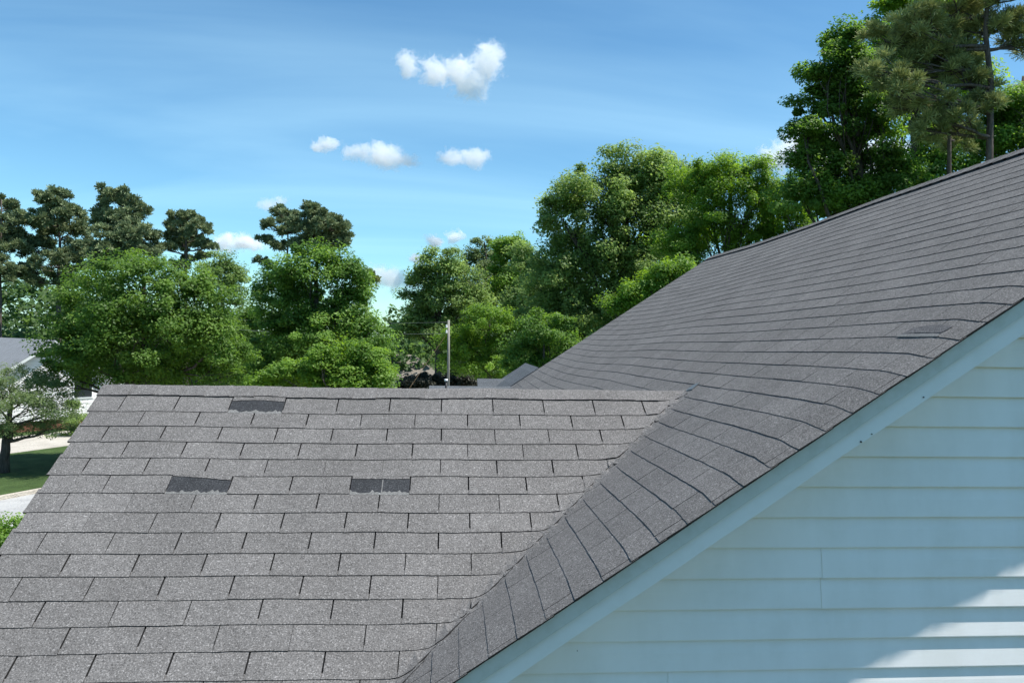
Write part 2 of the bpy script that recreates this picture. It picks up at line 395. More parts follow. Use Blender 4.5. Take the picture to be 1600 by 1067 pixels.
for i, (k, v0, v1, u0, u1, dep, vis) in enumerate(tabs):
    one = i in single
    u_ = u0; near_valley = XR+v0*CS < XR+.3 and u0 < .3
    clips = []
    # valley in this roof's uv: x-XR = v*CS must be >= y=u  ->  u - v*CS <= 0 (front side only)
    front = v0 < .02 and u0 < .0
    if front: clips = [((1, -CS), .075)]
    elif v0 < 0: clips = [((-1, -CS), .03)]
    nu = 6 if (one or front) else 3
    jit = [rng.uniform(-.0016, .0016) for _ in range(nu+1)]
    # v grows upward, butt edge is v0
    g = rng.choice((.0008, .0012, .0016, .0024))
    pl = []
    for a in range(nu):
        for b in range(2):
            def pt(ii, jj):
                ul = u0+g; ur = u1-g; q = jj/2
                return (ul+(ur-ul)*ii/nu, v0+(v1+.03-v0)*q+(jit[ii] if jj == 0 else 0))
            po = [pt(a, b), pt(a+1, b), pt(a+1, b+1), pt(a, b+1)]
            for n, d in clips:
                po = clip(po, n, d)
                if len(po) < 3: break
            if len(po) >= 3: pl.append(po)
    if not pl: continue
    lift = rng.uniform(.0022, .0037)
    r = slab(pl, P_main, lambda u, v: .0042+lift*max(-.3, (v1-v)/EXP))
    if r is None: continue
    if one: add('shingle', mesh('shingle', r[0], r[1], [M_SH, M_EDGE], r[2]), main_roof)
    else:
        o = len(SV); SV += r[0]; SF += [[q+o for q in f] for f in r[1]]; SM += r[2]
add('distant_shingles', mesh('distant_shingles', SV, SF, [M_SH, M_EDGE], SM), main_roof, kind='stuff')
# scuffed tab near the rake: torn edge, pale scar
def main_patch(name, m, pts_px, h, lab=None):
    V = []
    for px, py in pts_px:
        d = ray(px, py); n = np.array([-T, 0, 1.0]); t = (-T*XR+.025+h - n@CAM)/(n@d); q = CAM+d*t; V.append(P_main(q[1], (q[0]-XR)/CS, h))
    add(name, MB().prism(V, (0, 0, -.002)).me(name, m), main_roof, label=lab)
main_patch('sealant_scar', M_SEAL, [(1402, 525), (1411, 521), (1445, 520.5), (1470, 521), (1467, 524.5), (1430, 525.5)], .0098, 'pale scar along a scuffed shingle')
main_patch('exposed_patch', M_SCUFF, [(1410, 520.5), (1428, 512), (1448, 508), (1470, 507), (1490, 509), (1482, 514), (1472, 519), (1440, 519)], .0096, 'dark scuffed patch near the rake')
# main ridge caps
y = YF+.01; RX = XTOP
def rc(y0, y1, lift):
    V = []; F = []; Mi = []; prof = [-.13, -.05, -.015, 0, .015, .05, .13]; n = len(prof)
    for q, hh in ((0, None), (1, .0)):
        for i in range(2):
            yy_ = (y0, y1)[i]; ztop = zm(RX, yy_)
            for s in prof:
                h = (.009+lift*i) if q == 0 else .0
                V.append((RX+s*CS, yy_, ztop-T*math.sqrt((s*CS)**2+.012**2)+.012+h*1.1))
    m = 2*n
    for j in range(n-1): F.append((j, j+1, n+j+1, n+j)); Mi.append(0)
    F += [(0, n, m+n, m), (n-1, m+n-1, m+2*n-1, 2*n-1)]; Mi += [1, 1]
    for j in range(n-1): F += [(j, m+j, m+j+1, j+1), (n+j, n+j+1, m+n+j+1, m+n+j)]; Mi += [0, 0]
    return V, F, Mi
while y > YG:
    V, F, Mi = rc(y, max(y-CE-.03, YG-.01), .004); add('ridge_cap', mesh('ridge_cap', V, F, [M_SH, M_EDGE], Mi), main_roof); y -= CE
# back slopes
zt = zm(RX, YG); zt2 = zm(RX, YF); bx = RX+4.6
add('rear_slope', MB().prism([(RX+.02, YG, zt-.01), (RX+.02, YF, zt2-.01), (bx, YF, zt2-T*(bx-RX)), (bx, YG, zt-T*(bx-RX))], (0, 0, -.08)).me('rear_slope', M_SH), main_roof)
add('rear_slope', MB().prism([(XL, .02, -.012), (XR-.03, .02, -.012), (XR-2.03, 2.02, -.012-2*T), (XL, 2.02, -.012-2*T)], (0, 0, -.06)).me('rear_slope', M_SH), wing_roof)

# ---- rake trim on the near gable: board, weathered crown strip, metal drip edge
def rake_line(x, dz): return T*(x-XR)+.012+dz
x0, x1 = XR+YG-1.6, XTOP
N = 40
def rake_strip(y0, y1, d0, d1, bow=0):
    b = MB(); V = []; F = []
    for i in range(N+1):
        x = x0+(x1-x0)*i/N; j = .0022*math.sin(x*5.1)+.0015*math.sin(x*13+1)
        for yy_, d in ((y0, d0), (y0, d1), (y1, d1), (y1, d0)): V.append((x, yy_ + (bow*math.sin(x*3) if yy_ == y0 else 0), rake_line(x, -d)+j))
    for i in range(N):
        for q in range(4): F.append((4*i+q, 4*i+(q+1) % 4, 4*i+4+(q+1) % 4, 4*i+4+q))
    F += [(0, 3, 2, 1), (4*N, 4*N+1, 4*N+2, 4*N+3)]
    b.v = V; b.f = F; b.m = [0]*len(F); return b
YW = -1.565                                                           # plane of the wall sheathing
rake_board = add('rake_board', rake_strip(YG+.034, YG+.056, .012, .158, .0015).me('rake_board', M_TRIM), house)
add('crown_strip', rake_strip(YG+.020, YG+.0325, .010, .048).me('crown_strip', M_TRIM2), rake_board)
add('drip_edge', rake_strip(YG+.006, YG+.0165, .002, .009).me('drip_edge', M_METAL), rake_board)
add('soffit', rake_strip(YG+.0575, YW+.02, .128, .142).me('soffit', M_TRIM), house)
for px, py, s in ((1443, 620.5, .007), (1362, 678, .006), (1345, 690, .010), (902, 1016, .004), (1110, 955, .0)):
    if s:
        q = at(px, py, 1); d = ray(px, py); t = (YG+.031-CAM[1])/d[1]; q = CAM+d*t
        add('nail_head', MB().tube([q-np.array([0, .003, 0]), q+np.array([0, .004, 0])], s*.38, 6).me('nail_head', M_BLACK), rake_board)

# ---- gable wall with lap siding, each board a piece
wall = MB(); xb0, xb1 = XR+YG-.6, bx-.35
zr = lambda x: (T*(x-XR) if x < RX else T*(RX-XR)-T*(x-RX))-.13
wall.prism([(xb0, YW, GZ), (xb1, YW, GZ), (xb1, YW, zr(xb1)), (RX, YW, zr(RX)), (xb0, YW, zr(xb0))], (0, .12, 0))
gable_wall = add('gable_wall', wall.me('gable_wall', M_TRIM2), house)
EB = .1282; BUTT = .0200; zl = -.007+EB*4
def board(xa, xb, zb, proud=0, mode=0):
    """one lap: wedge profile, ends trimmed to the rake; underside is the butt"""
    V = []; F = []
    def left(z): return max(xa, XR+(z+.10)/T)
    def right(z): return min(xb, RX+(T*(RX-XR)-.10-z)/T) if xb > RX else xb
    prof = [(zb, -.002), (zb, -BUTT-.002), (zb+.003, -BUTT-.0021), (zb+EB*.55, -BUTT*.52-.003), (zb+EB+.006, -.0022)]
    for z, y_ in prof: V += [(left(z), YW+y_-proud, z), (right(z), YW+y_-proud, z)]
    if V[-1][0]-V[-2][0] < .03: return None
    n = len(prof)
    for i in range(n-1): F.append((2*i, 2*i+1, 2*i+3, 2*i+2))
    F += [tuple(range(0, 2*n, 2))[::-1], tuple(range(1, 2*n, 2)), (0, 2*n-2, 2*n-1, 1)]
    return mesh('siding_board', V, F, M_SIDE)
zz_ = zl
joints = {}
nb = 0
zb = -.007-EB*27
jr = random.Random(3)
while zb < T*(RX-XR)-.25:
    cut = None
    idx = round((zb+.007)/EB)
    # the laps whose joint the photo shows (two courses under one seam), the others joint far out of view
    if idx in (-6, -5): cut = 1.565
    elif idx == -9: cut = .915
    else: cut = 3.2+jr.uniform(0, 2.5)
    for a, b, pr in ((xb0, cut+.02, 0), (cut, xb1, .0035)):
        me = board(a, b, zb, pr)
        if me: add('siding_board', me, gable_wall)
    zb += EB
# other walls of the house, plain lap walls seen only from elsewhere
w2 = MB()
w2.box((XR-1.9, YW+.13, GZ), (XR-1.78, YF-.4, -1.55)); w2.box((bx-.5, YW+.13, GZ), (bx-.38, YF-.4, -1.5)); w2.box((XR-1.75, YF-.5, GZ), (bx-.52, YF-.4, -1.5))
add('house_wall', w2.me('house_wall', M_SIDE), house)
ww = MB(); ww.prism([(XL+.3, -1.85, GZ), (XL+.3, 1.85, GZ), (XL+.3, 1.85, -1.42), (XL+.3, 0, -.16), (XL+.3, -1.85, -1.42)], (.12, 0, 0)); ww.box((XL+.43, -1.85, GZ), (XR+YG-.62, -1.73, -1.35))
add('wing_wall', ww.me('wing_wall', M_SIDE), house)
lr = MB(); lr.prism([(XL+.012, 0, -.012), (XL+.012, -2.02, -2.02*T-.012), (XL+.012, -2.02, -2.02*T-.16), (XL+.012, 0, -.16)], (.022, 0, 0)); lr.prism([(XL+.012, .002, -.012), (XL+.012, 2.02, -2.02*T-.012), (XL+.012, 2.02, -2.02*T-.16), (XL+.012, .002, -.16)], (.022, 0, 0))
add('rake_board', lr.me('rake_board', M_TRIM), house)

# ---- lower roofs of the same house beyond the far rake
def gable_roof(name, xl, xr, yr, zrg, half, lab):
    b = MB(); d = half*T
    b.prism([(xl, yr-half, zrg-d), (xr, yr-half, zrg-d), (xr, yr, zrg), (xl, yr, zrg)], (0, 0, -.06)); b.prism([(xl, yr+half, zrg-d), (xl, yr+.002, zrg), (xr, yr+.002, zrg), (xr, yr+half, zrg-d)], (0, 0, -.06))
    o = add(name, b.me(name, M_SHB), house, label=lab)
    n = int(half/CS/EXP)
    for i in range(1, n):
        y_ = yr-i*EXP*CS; z_ = zrg-T*(yr-y_)
        c = MB(); c.prism([(xl-.005, y_, z_+.004), (xr, y_, z_+.004), (xr, y_-EXP*CS*0+EXP*CS, z_+EXP*CS*T+.003), (xl-.005, y_+EXP*CS, z_+EXP*CS*T+.003)], (0, -.003, .006)); 
        if i < 9: add('shingle_course', c.me('shingle_course', [M_SHB]), o)
    xx = xl-.01
    while xx < xr:
        c = MB(); x2 = min(xx+.3, xr)
        c.prism([(xx, yr-.12, zrg-.12*T+.006), (xx, yr, zrg+.012), (xx, yr+.12, zrg-.12*T+.006), (xx, yr+.12, zrg-.12*T-.004+.0), (xx, yr, zrg+.001), (xx, yr-.12, zrg-.12*T-.010)], (x2-xx-.004, 0, 0)); add('ridge_cap', c.me('ridge_cap', [M_SHB]), o); xx += .3
    wl = MB(); wl.prism([(xl+.25, yr-half+.2, GZ), (xl+.25, yr+half-.2, GZ), (xl+.25, yr+half-.2, zrg-d+.02), (xl+.25, yr, zrg-.2), (xl+.25, yr-half+.2, zrg-d+.02)], (.1, 0, 0)); add('gable_wall', wl.me('gable_wall', M_SIDE), house)
    return o
gable_roof('lower_gable_roof', -.35, .98, 7.0, -.485, 1.5, 'blue grey lower gable roof beyond the wing')
gable_roof('lower_gable_roof', .44, 1.2, 8.75, -.475, 1.3, 'small blue grey gable roof behind the lower one')
b = MB(); b.prism([(1.33, 7.12, -.20), (1.33, 9.3, -.22), (-.9, 9.3, -.22-2.23*T), (-.9, 7.12, -.20-2.23*T)], (0, 0, -.07)); lower = add('lower_slope', b.me('lower_slope', M_SHB), house)
for i in range(10):
    x_ = 1.33-(i+1)*EXP*CS; z_ = -.20-T*(1.33-x_)
    add('shingle_course', MB().prism([(x_, 7.118, z_+.005), (x_, 9.31, z_-.015), (x_+EXP*CS, 9.31, z_-.016+EXP*CS*T), (x_+EXP*CS, 7.118, z_+.004+EXP*CS*T)], (-.003, 0, .006)).me('shingle_course', M_SHB), lower)
add('ridge_cap', MB().prism([(1.22, 7.115, -.265), (1.335, 7.115, -.178), (1.45, 7.115, -.25), (1.335, 7.115, -.21)], (0, 2.2, -.02)).me('ridge_cap', M_SHB), lower)
vp = on_ground(697, 606, -.62)
q = at(697, 607, 11.0); q2 = at(697, 594.5, 11.0)
vent = thing('vent_pipe', q, 'black plumbing vent pipe with white top on lower roof', 'vent pipe')
add('pipe', MB().tube([q-np.array([0, 0, .25]), q2], .016, 10).me('pipe', M_BLACK, True), vent)
add('cap', MB().tube([q2-np.array([0, 0, .012]), q2+np.array([0, 0, .022])], .026, 10).me('cap', M_WHITE, True), vent)

# ------------------------------------------------------------------ ground
def ground_mat(name, c1, c2, c3, s):
    m, t, b = mat(name, c1, .95, .1); P = node(t, 'ShaderNodeNewGeometry').outputs['Position']
    n = node(t, 'ShaderNodeTexNoise', {'Vector': P, 'Scale': s, 'Detail': 8.0, 'Roughness': .7})
    t.links.new(ramp(t, n.outputs[0], [(.3, c1), (.5, c2), (.7, c3)]), b.inputs['Base Color'])
    n2 = node(t, 'ShaderNodeTexNoise', {'Vector': P, 'Scale': s*12, 'Detail': 4.0}); bp = node(t, 'ShaderNodeBump', {'Height': n2.outputs[0], 'Strength': .8, 'Distance': .06}); t.links.new(bp.outputs[0], b.inputs['Normal'])
    return m
M_GRASS = ground_mat('grass', (.034,.056,.020), (.052,.086,.028), (.078,.118,.040), 1.4)
M_CONC = ground_mat('concrete', (.36,.33,.29), (.44,.41,.36), (.52,.48,.43), .8)
M_ROAD = ground_mat('road_surface', (.30,.30,.30), (.38,.38,.375), (.46,.46,.45), 1.1)
M_CURB = ground_mat('curb_concrete', (.40,.36,.30), (.50,.45,.38), (.58,.53,.45), 2.0)
G = [(-400, -100, GZ), (400, -100, GZ), (400, 600, GZ), (-400, 600, GZ)]
add('ground', mesh('ground', G, [(0, 1, 2, 3)], M_GRASS), kind='structure')
def strip(name, a, b, wid, z, m, thick=.03):
    a, b = np.array(a)[:2], np.array(b)[:2]; d = (b-a)/np.linalg.norm(b-a); n = np.array([d[1], -d[0]])
    p = [(*a, GZ+z), (*b, GZ+z), (*(b+n*wid), GZ+z), (*(a+n*wid), GZ+z)]
    return MB().prism(p, (0, 0, -thick)).me(name, m)
M_BOUNCE = ground_mat('bounce_brown', (.09,.065,.05), (.15,.11,.085), (.21,.16,.13), 5.0)
add('bounce_sheet', MB().prism([(-.4, -8.0, GZ+.02), (9.5, -8.0, GZ+.02), (9.5, -1.58, GZ+.02), (-.4, -1.58, GZ+.02)], (0, 0, .03)).me('bounce_sheet', M_BOUNCE), kind='structure')  # unseen brown sheet added to bounce warm light onto the shaded siding
k0, k1 = on_ground(-60, 791), on_ground(140, 753.5); kd = (k1-k0)/np.linalg.norm(k1-k0)
ka, kb = k0-kd*25, k1+kd*60
add('road', strip('road', ka+np.array([kd[1], -kd[0], 0])*.16, kb+np.array([kd[1], -kd[0], 0])*.16, 7.5, .004, M_ROAD, .002), kind='structure')
add('curb', strip('curb', ka, kb, .16, .12, M_CURB, .12), kind='structure')
d0, d1 = on_ground(-40, 716), on_ground(160, 689); dd = (d1-d0)/np.linalg.norm(d1-d0)
dn = np.array([-dd[1], dd[0], 0])
add('driveway', MB().prism([d0-dd*8, d1+dd*14, d1+dd*14+dn*4.4, d0-dd*8+dn*4.4], (0, 0, .012)).me('driveway', M_CONC), kind='structure')

# ------------------------------------------------------------------ the white neighbour house at the left
def rot_xy(v, a): return np.array([v[0]*math.cos(a)-v[1]*math.sin(a), v[0]*math.sin(a)+v[1]*math.cos(a), v[2]])
a_ = R(48); wv = np.array([math.cos(a_), math.sin(a_), 0]); nv = np.array([math.sin(a_), -math.cos(a_), 0])
apex = at(84, 531, 37.5); ridge_z = apex[2]; half = 4.4
nb_house = thing('neighbour_house', (apex[0], apex[1], GZ), 'white clapboard house with grey roof at the left edge behind small tree', 'house')
M_NB = painted('white_clapboard', (.80,.80,.80), (.66,.66,.62)); M_NR = shingle_mat('neighbour_shingles', (.10,.107,.115), (.22,.23,.245), (.36,.37,.38)); M_BRK = ground_mat('brick_base', (.16,.07,.05), (.22,.10,.07), (.28,.13,.09), 4.0)
ez = ridge_z - half*T
def hp(s, dpt, z): return np.array([apex[0], apex[1], 0]) + wv*s - nv*dpt + np.array([0, 0, z])
b = MB(); b.prism([hp(-half+.3, .3, GZ+.5), hp(half-.3, .3, GZ+.5), hp(half-.3, .3, ez+.1), hp(0, .3, ridge_z-.2), hp(-half+.3, .3, ez+.1)], -nv*9)
nwall = add('wall', b.me('wall', M_NB), nb_house)
b = MB(); b.prism([hp(-half+.35, .36, GZ-.05), hp(half-.35, .36, GZ-.05), hp(half-.35, .36, GZ+.5), hp(-half+.35, .36, GZ+.5)], -nv*8.9); add('foundation', b.me('foundation', M_BRK), nb_house)
z = GZ+.5
while z < ridge_z-.4:
    s_ = half-.3 if z < ez+.1 else (ridge_z-.25-z)/T
    if s_ > .1: add('clapboard', MB().prism([hp(-s_, .30, z), hp(s_, .30, z), hp(s_, .265, z), hp(-s_, .265, z)], nv*0+np.array([0, 0, .155])).me('clapboard', M_NB), nwall)
    z += .185
for sgn in (-1, 1):
    b = MB(); q = [hp(0, -.15, ridge_z), hp(sgn*(half+.25), -.15, ridge_z-(half+.25)*T), hp(sgn*(half+.25), 9.9, ridge_z-(half+.25)*T), hp(0, 9.9, ridge_z)]
    if sgn < 0: q = q[::-1]
    b.prism(q, (0, 0, -.10)); rf = add('roof_slope', b.me('roof_slope', M_NR), nb_house)
    q = [hp(0, -.17, ridge_z-.05), hp(sgn*(half+.25), -.17, ridge_z-(half+.25)*T-.05), hp(sgn*(half+.25), -.17, ridge_z-(half+.25)*T-.19), hp(0, -.17, ridge_z-.19)]
    add('rake_trim', MB().prism(q, nv*.03).me('rake_trim', M_TRIM2), nb_house)
b = MB(); b.prism([hp(1.0, .262, GZ+1.5), hp(2.0, .262, GZ+1.5), hp(2.0, .262, GZ+2.9), hp(1.0, .262, GZ+2.9)], nv*.04); win = add('window', b.me('window', M_TRIM), nb_house)
M_GLASS = mat('window_glass', (.02, .025, .03), .08, .6)[0]
b = MB(); b.prism([hp(1.08, .21, GZ+1.58), hp(1.92, .21, GZ+1.58), hp(1.92, .21, GZ+2.82), hp(1.08, .21, GZ+2.82)], nv*.012); add('pane', b.me('pane', M_GLASS), win)

# ------------------------------------------------------------------ far house behind the centre tree
fh = thing('brown_roofed_house', on_ground(650, 600), 'distant house with weathered tan brown roof seen between the trees', 'house')
M_FR = shingle_mat('tan_shingles', (.11,.10,.085), (.20,.18,.155), (.30,.27,.24)); M_FW = painted('tan_wall', (.42,.38,.33), (.33,.30,.26))
D = 62; A, B_, C_, D_ = at(600, 549, D+4), at(648, 555, D+4), at(692, 592, D-1), at(575, 592, D-1)
E_ = at(700, 590, D+9); F_ = at(570, 590, D+9)
b = MB(); b.v = [tuple(v) for v in (A, B_, C_, D_, E_, F_)]; b.f = [(3, 2, 1, 0), (2, 4, 1), (4, 5, 0, 1), (5, 3, 0)]; b.m = [0]*4
add('roof', b.me('roof', M_FR), fh)
wl = MB(); wl.v = [tuple(v) for v in (C_, D_, F_, E_)] + [(v[0], v[1], GZ) for v in (C_, D_, F_, E_)]; wl.f = [(0, 1, 5, 4), (1, 2, 6, 5), (2, 3, 7, 6), (3, 0, 4, 7)]; wl.m = [0]*4
add('wall', wl.me('wall', M_FW), fh)
vb = at(623, 572, D+1.2); add('roof_vent', MB().box(vb-np.array([.35, .3, .05]), vb+np.array([.35, .3, .22])).me('roof_vent', M_BLACK), fh)
wq = at(742, 588, 66)
sh = thing('pale_shed', (wq[0], wq[1], GZ), 'small pale grey outbuilding beside the utility pole', 'shed')
add('wall', MB().box((wq[0]-.6, wq[1], GZ), (wq[0]+.9, wq[1]+2, wq[2]+.3)).me('wall', M_NB), sh)
add('roof', MB().prism([(wq[0]-.8, wq[1]-.2, wq[2]+.3), (wq[0]+1.1, wq[1]-.2, wq[2]+.3), (wq[0]+.15, wq[1]-.2, wq[2]+.95)], (0, 2.4, 0)).me('roof', M_NR), sh)

# ------------------------------------------------------------------ utility pole and wires
M_POLE = painted('weathered_pole', (.30,.285,.26), (.20,.185,.165), .9, .1, 5.0)
pt_ = at(701, 500, 35); pole = thing('utility_pole', (pt_[0], pt_[1], GZ), 'weathered grey wooden utility pole in front of the bright green tree', 'utility pole')
add('post', MB().tube([(pt_[0]+.05, pt_[1], GZ), (pt_[0]+.02, pt_[1], pt_[2]-1.6), tuple(pt_)], [.070, .062, .055], 12).me('post', M_POLE, True), pole)
for z_, s_ in ((-.35, .10), (-.6, .08)):
    add('insulator', MB().tube([(pt_[0]-.09, pt_[1]-.05, pt_[2]+z_), (pt_[0]-.09, pt_[1]-.05, pt_[2]+z_+.14)], [.05, .035], 8).me('insulator', M_WHITE), pole)
def wire(name, p, q, sagm, r, m, label):
    pts = []
    for i in range(25):
        t = i/24; v = np.array(p)*(1-t)+np.array(q)*t; v = v - np.array([0, 0, sagm*4*t*(1-t)]); pts.append(v)
    o = add(name, MB().tube(pts, r, 5).me(name, m, True), None, label, 'wire', 'overhead wires')
M_WIRE = mat('grey_wire', (.3, .3, .3), .5, .4)[0]
wire('overhead_wire', (pt_[0]-.08, pt_[1]-.05, pt_[2]-.1), at(360, 498, 46), .15, .006, M_WIRE, 'upper thin overhead wire running left from the utility pole')
wire('overhead_wire', (pt_[0]-.08, pt_[1]-.05, pt_[2]-.62), at(360, 514, 46), .15, .007, M_WIRE, 'lower overhead wire running left from the utility pole')
wire('guy_wire', (pt_[0]-.05, pt_[1], pt_[2]-.6), at(636, 612, 34), 0, .008, mat('rusty_wire', (.25, .17, .10), .7, .3)[0], 'rusty guy wire slanting down left of the utility pole')

# ------------------------------------------------------------------ trees
def leaf_mat(name, dark, light, trans=.5, rough=.5):
    m = bpy.data.materials.new(name); m.use_nodes = True; t = m.node_tree; b = t.nodes['Principled BSDF']; o = t.nodes['Material Output']
    at_ = node(t, 'ShaderNodeAttribute', attribute_name='tint')
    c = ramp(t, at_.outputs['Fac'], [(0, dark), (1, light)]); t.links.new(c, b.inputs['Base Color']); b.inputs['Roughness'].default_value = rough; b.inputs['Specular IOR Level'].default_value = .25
    tr = node(t, 'ShaderNodeBsdfTranslucent'); hs = node(t, 'ShaderNodeHueSaturation', {'Hue': .485, 'Saturation': 1.15, 'Value': 1.7, 'Color': c}); t.links.new(hs.outputs[0], tr.inputs['Color'])
    mx = node(t, 'ShaderNodeMixShader', {0: trans}); t.links.new(b.outputs[0], mx.inputs[1]); t.links.new(tr.outputs[0], mx.inputs[2]); t.links.new(mx.outputs[0], o.inputs['Surface'])
    return m
L_MAPLE = leaf_mat('maple_leaf', (.052,.115,.020), (.190,.310,.066))
L_DARK = leaf_mat('oak_leaf', (.105,.175,.052), (.295,.405,.130))
L_BRIGHT = leaf_mat('young_leaf', (.085,.172,.028), (.240,.380,.070))
L_GUM = leaf_mat('sweetgum_leaf', (.060,.135,.028), (.215,.350,.076))
L_GREY = leaf_mat('grey_green_leaf', (.090,.140,.056), (.240,.315,.135))
L_PINE = leaf_mat('pine_needle', (.095,.135,.066), (.290,.345,.180), .15, .6)
L_OLIVE = leaf_mat('olive_pine_needle', (.130,.165,.056), (.400,.440,.185), .15, .6)
L_FAR = leaf_mat('far_leaf', (.045,.090,.030), (.120,.200,.060))
L_PURPLE = leaf_mat('dark_shrub_leaf', (.020,.024,.016), (.060,.058,.040), .2)
def bark(name, c1, c2):
    m, t, b = mat(name, c1, .95, .1); P = node(t, 'ShaderNodeTexCoord').outputs['Object']; mpn = node(t, 'ShaderNodeMapping', {'Vector': P, 'Scale': (6, 6, 1.2)})
    n = node(t, 'ShaderNodeTexNoise', {'Vector': mpn.outputs[0], 'Scale': 3.0, 'Detail': 8.0, 'Roughness': .7}); t.links.new(ramp(t, n.outputs[0], [(.35, c1), (.65, c2)]), b.inputs['Base Color'])
    bp = node(t, 'ShaderNodeBump', {'Height': n.outputs[0], 'Strength': .8, 'Distance': .05}); t.links.new(bp.outputs[0], b.inputs['Normal']); return m
M_BARK = bark('grey_bark', (.05,.042,.035), (.13,.115,.10)); M_PBARK = bark('pine_bark', (.06,.05,.045), (.17,.14,.125))

def unit(a): return a/(np.linalg.norm(a, axis=-1, keepdims=True)+1e-9)
def leaf_mesh(name, P, Nn, L, W, tint, m, rg):
    n = len(P); t = unit(np.cross(Nn, rg.normal(size=(n, 3)))); b = np.cross(Nn, t)
    L = L*rg.uniform(.55, 1.55, (n, 1)); W = W*rg.uniform(.6, 1.5, (n, 1))
    V = np.stack([P-t*L*.5, P+b*W*.5+t*L*.08, P+t*L*.5+Nn*L*.06, P-b*W*.5+t*L*.08], 1).reshape(-1, 3)
    return quad_mesh(name, V, tint, m)
def quad_mesh(name, V, tint, m):
    n = len(V)//4; me = bpy.data.meshes.new(name); me.vertices.add(4*n); me.vertices.foreach_set('co', V.astype(np.float32).ravel())
    me.loops.add(4*n); me.loops.foreach_set('vertex_index', np.arange(4*n, dtype=np.int32)); me.polygons.add(n)
    me.polygons.foreach_set('loop_start', np.arange(0, 4*n, 4, dtype=np.int32)); me.polygons.foreach_set('loop_total', np.full(n, 4, np.int32))
    me.materials.append(m); a = me.attributes.new('tint', 'FLOAT', 'FACE'); a.data.foreach_set('value', np.clip(tint, 0, 1).astype(np.float32)); me.update(calc_edges=True); return me
def crown_points(blobs, n, clump, rg, fill=.12, flat=.75, droop=0.0):
    """leaves gathered in clumps on the faces of the crown's masses: light and dark patches, holes between"""
    blobs = [np.array(b, float) for b in blobs]; wts = np.array([b[3]*b[4]+b[4]*b[5]+b[3]*b[5] for b in blobs]); wts /= wts.sum()
    PP, NN, TT = [], [], []
    for b, wq in zip(blobs, wts):
        nb = int(n*wq); c, r = b[:3], b[3:6]
        area = 4*math.pi*((r[0]*r[1])**1.6/3+(r[0]*r[2])**1.6/3+(r[1]*r[2])**1.6/3)**(1/1.6)
        ncl = max(8, int(area/(clump*clump)*.5))
        d = unit(rg.normal(size=(ncl, 3))); d[:, 2] = np.where(d[:, 2] < -.55, -d[:, 2], d[:, 2])
        cc = c + d*r*rg.uniform(.62, 1.14, (ncl, 1)); cr = clump*rg.uniform(.45, 1.35, ncl); st = rg.uniform(.6, 1.35, (ncl, 3)); ct = rg.normal(0, .2, ncl)
        k = rg.integers(0, ncl, int(nb*(1-fill))); e = unit(rg.normal(size=(len(k), 3)))*(rg.uniform(0, 1, (len(k), 1))**.45)
        e[:, 2] = e[:, 2]*.9+.1
        p = cc[k] + e*cr[k][:, None]*st[k]*np.array([1, 1, flat]); p[:, 2] -= droop*np.linalg.norm(e[:, :2], axis=1)*cr[k]
        nn = unit(.35*d[k]+.4*e+np.array([.25, -.1, .75])+.5*rg.normal(size=(len(k), 3)))
        PP.append(p); NN.append(nn); TT.append(.45+ct[k]+rg.normal(0, .16, len(k)))
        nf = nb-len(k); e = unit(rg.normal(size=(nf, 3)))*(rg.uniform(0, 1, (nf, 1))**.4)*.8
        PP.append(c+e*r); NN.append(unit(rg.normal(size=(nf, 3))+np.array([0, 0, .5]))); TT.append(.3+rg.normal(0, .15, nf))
    return np.concatenate(PP), np.concatenate(NN), np.concatenate(TT)
def limb(b, p, q, r0, r1, rg, n=5, bend=.08, wig=.012):
    p, q = np.array(p, float), np.array(q, float); L = np.linalg.norm(q-p); pts = []
    o = rg.normal(size=3)*bend*L; o[2] = abs(o[2])*-.5
    for i in range(n+1): t = i/n; pts.append(p*(1-t)+q*t+o*math.sin(t*math.pi)+rg.normal(size=3)*wig*L*(0 < i < n))
    b.tube(pts, list(np.linspace(r0, r1, n+1)), 7); return pts
def tree(name, label, base, top, blobs, nleaf, leaf, m, seed, clump=.7, trunk_r=.25, bark_m=None, group=None, fill=.12, asp=.62, flat=.75, droop=0):
    rg = np.random.default_rng(seed); base = np.array(base, float); top = np.array(top, float)
    t = thing(name, base, label, 'tree' if 'tree' in name else 'shrub', group)
    b = MB(); pts = limb(b, base-np.array([0, 0, .1]), top, trunk_r, trunk_r*.25, rg, 9, .02, .004)
    for q in blobs:
        c = np.array(q[:3]); h = np.clip((c[2]-base[2])/(top[2]-base[2]+1e-6)*.72, .12, .95); i = h*(len(pts)-1); k = int(i); p = pts[k]*(1-i+k)+pts[min(k+1, len(pts)-1)]*(i-k)
        r = trunk_r*(1-h*.7)*.5; lp = limb(b, p, c, r, r*.3, rg, 5)
        for _ in range(6):
            e = c+unit(rg.normal(size=3)+np.array([0, 0, .3]))*np.array(q[3:6])*.85; limb(b, lp[rg.integers(2, 6)], e, r*.35, r*.08, rg, 4)
    add('trunk', b.me('trunk', bark_m or M_BARK, True), t)
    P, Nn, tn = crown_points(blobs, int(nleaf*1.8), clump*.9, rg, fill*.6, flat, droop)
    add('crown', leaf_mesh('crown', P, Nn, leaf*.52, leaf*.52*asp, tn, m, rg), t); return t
def pxblobs(lst, D, rg, deep=.9, spread=.35):
    o = []
    for q in lst:
        x, y, r = q[:3]; ry = q[3] if len(q) > 3 else r; d = D + rg.uniform(-spread, spread)*r*D/FPX*2 + (q[4] if len(q) > 4 else 0)
        c = at(x, y, d); k = d/FPX; o.append((*c, r*k, max(r*k*deep, .4), ry*k))
    return o
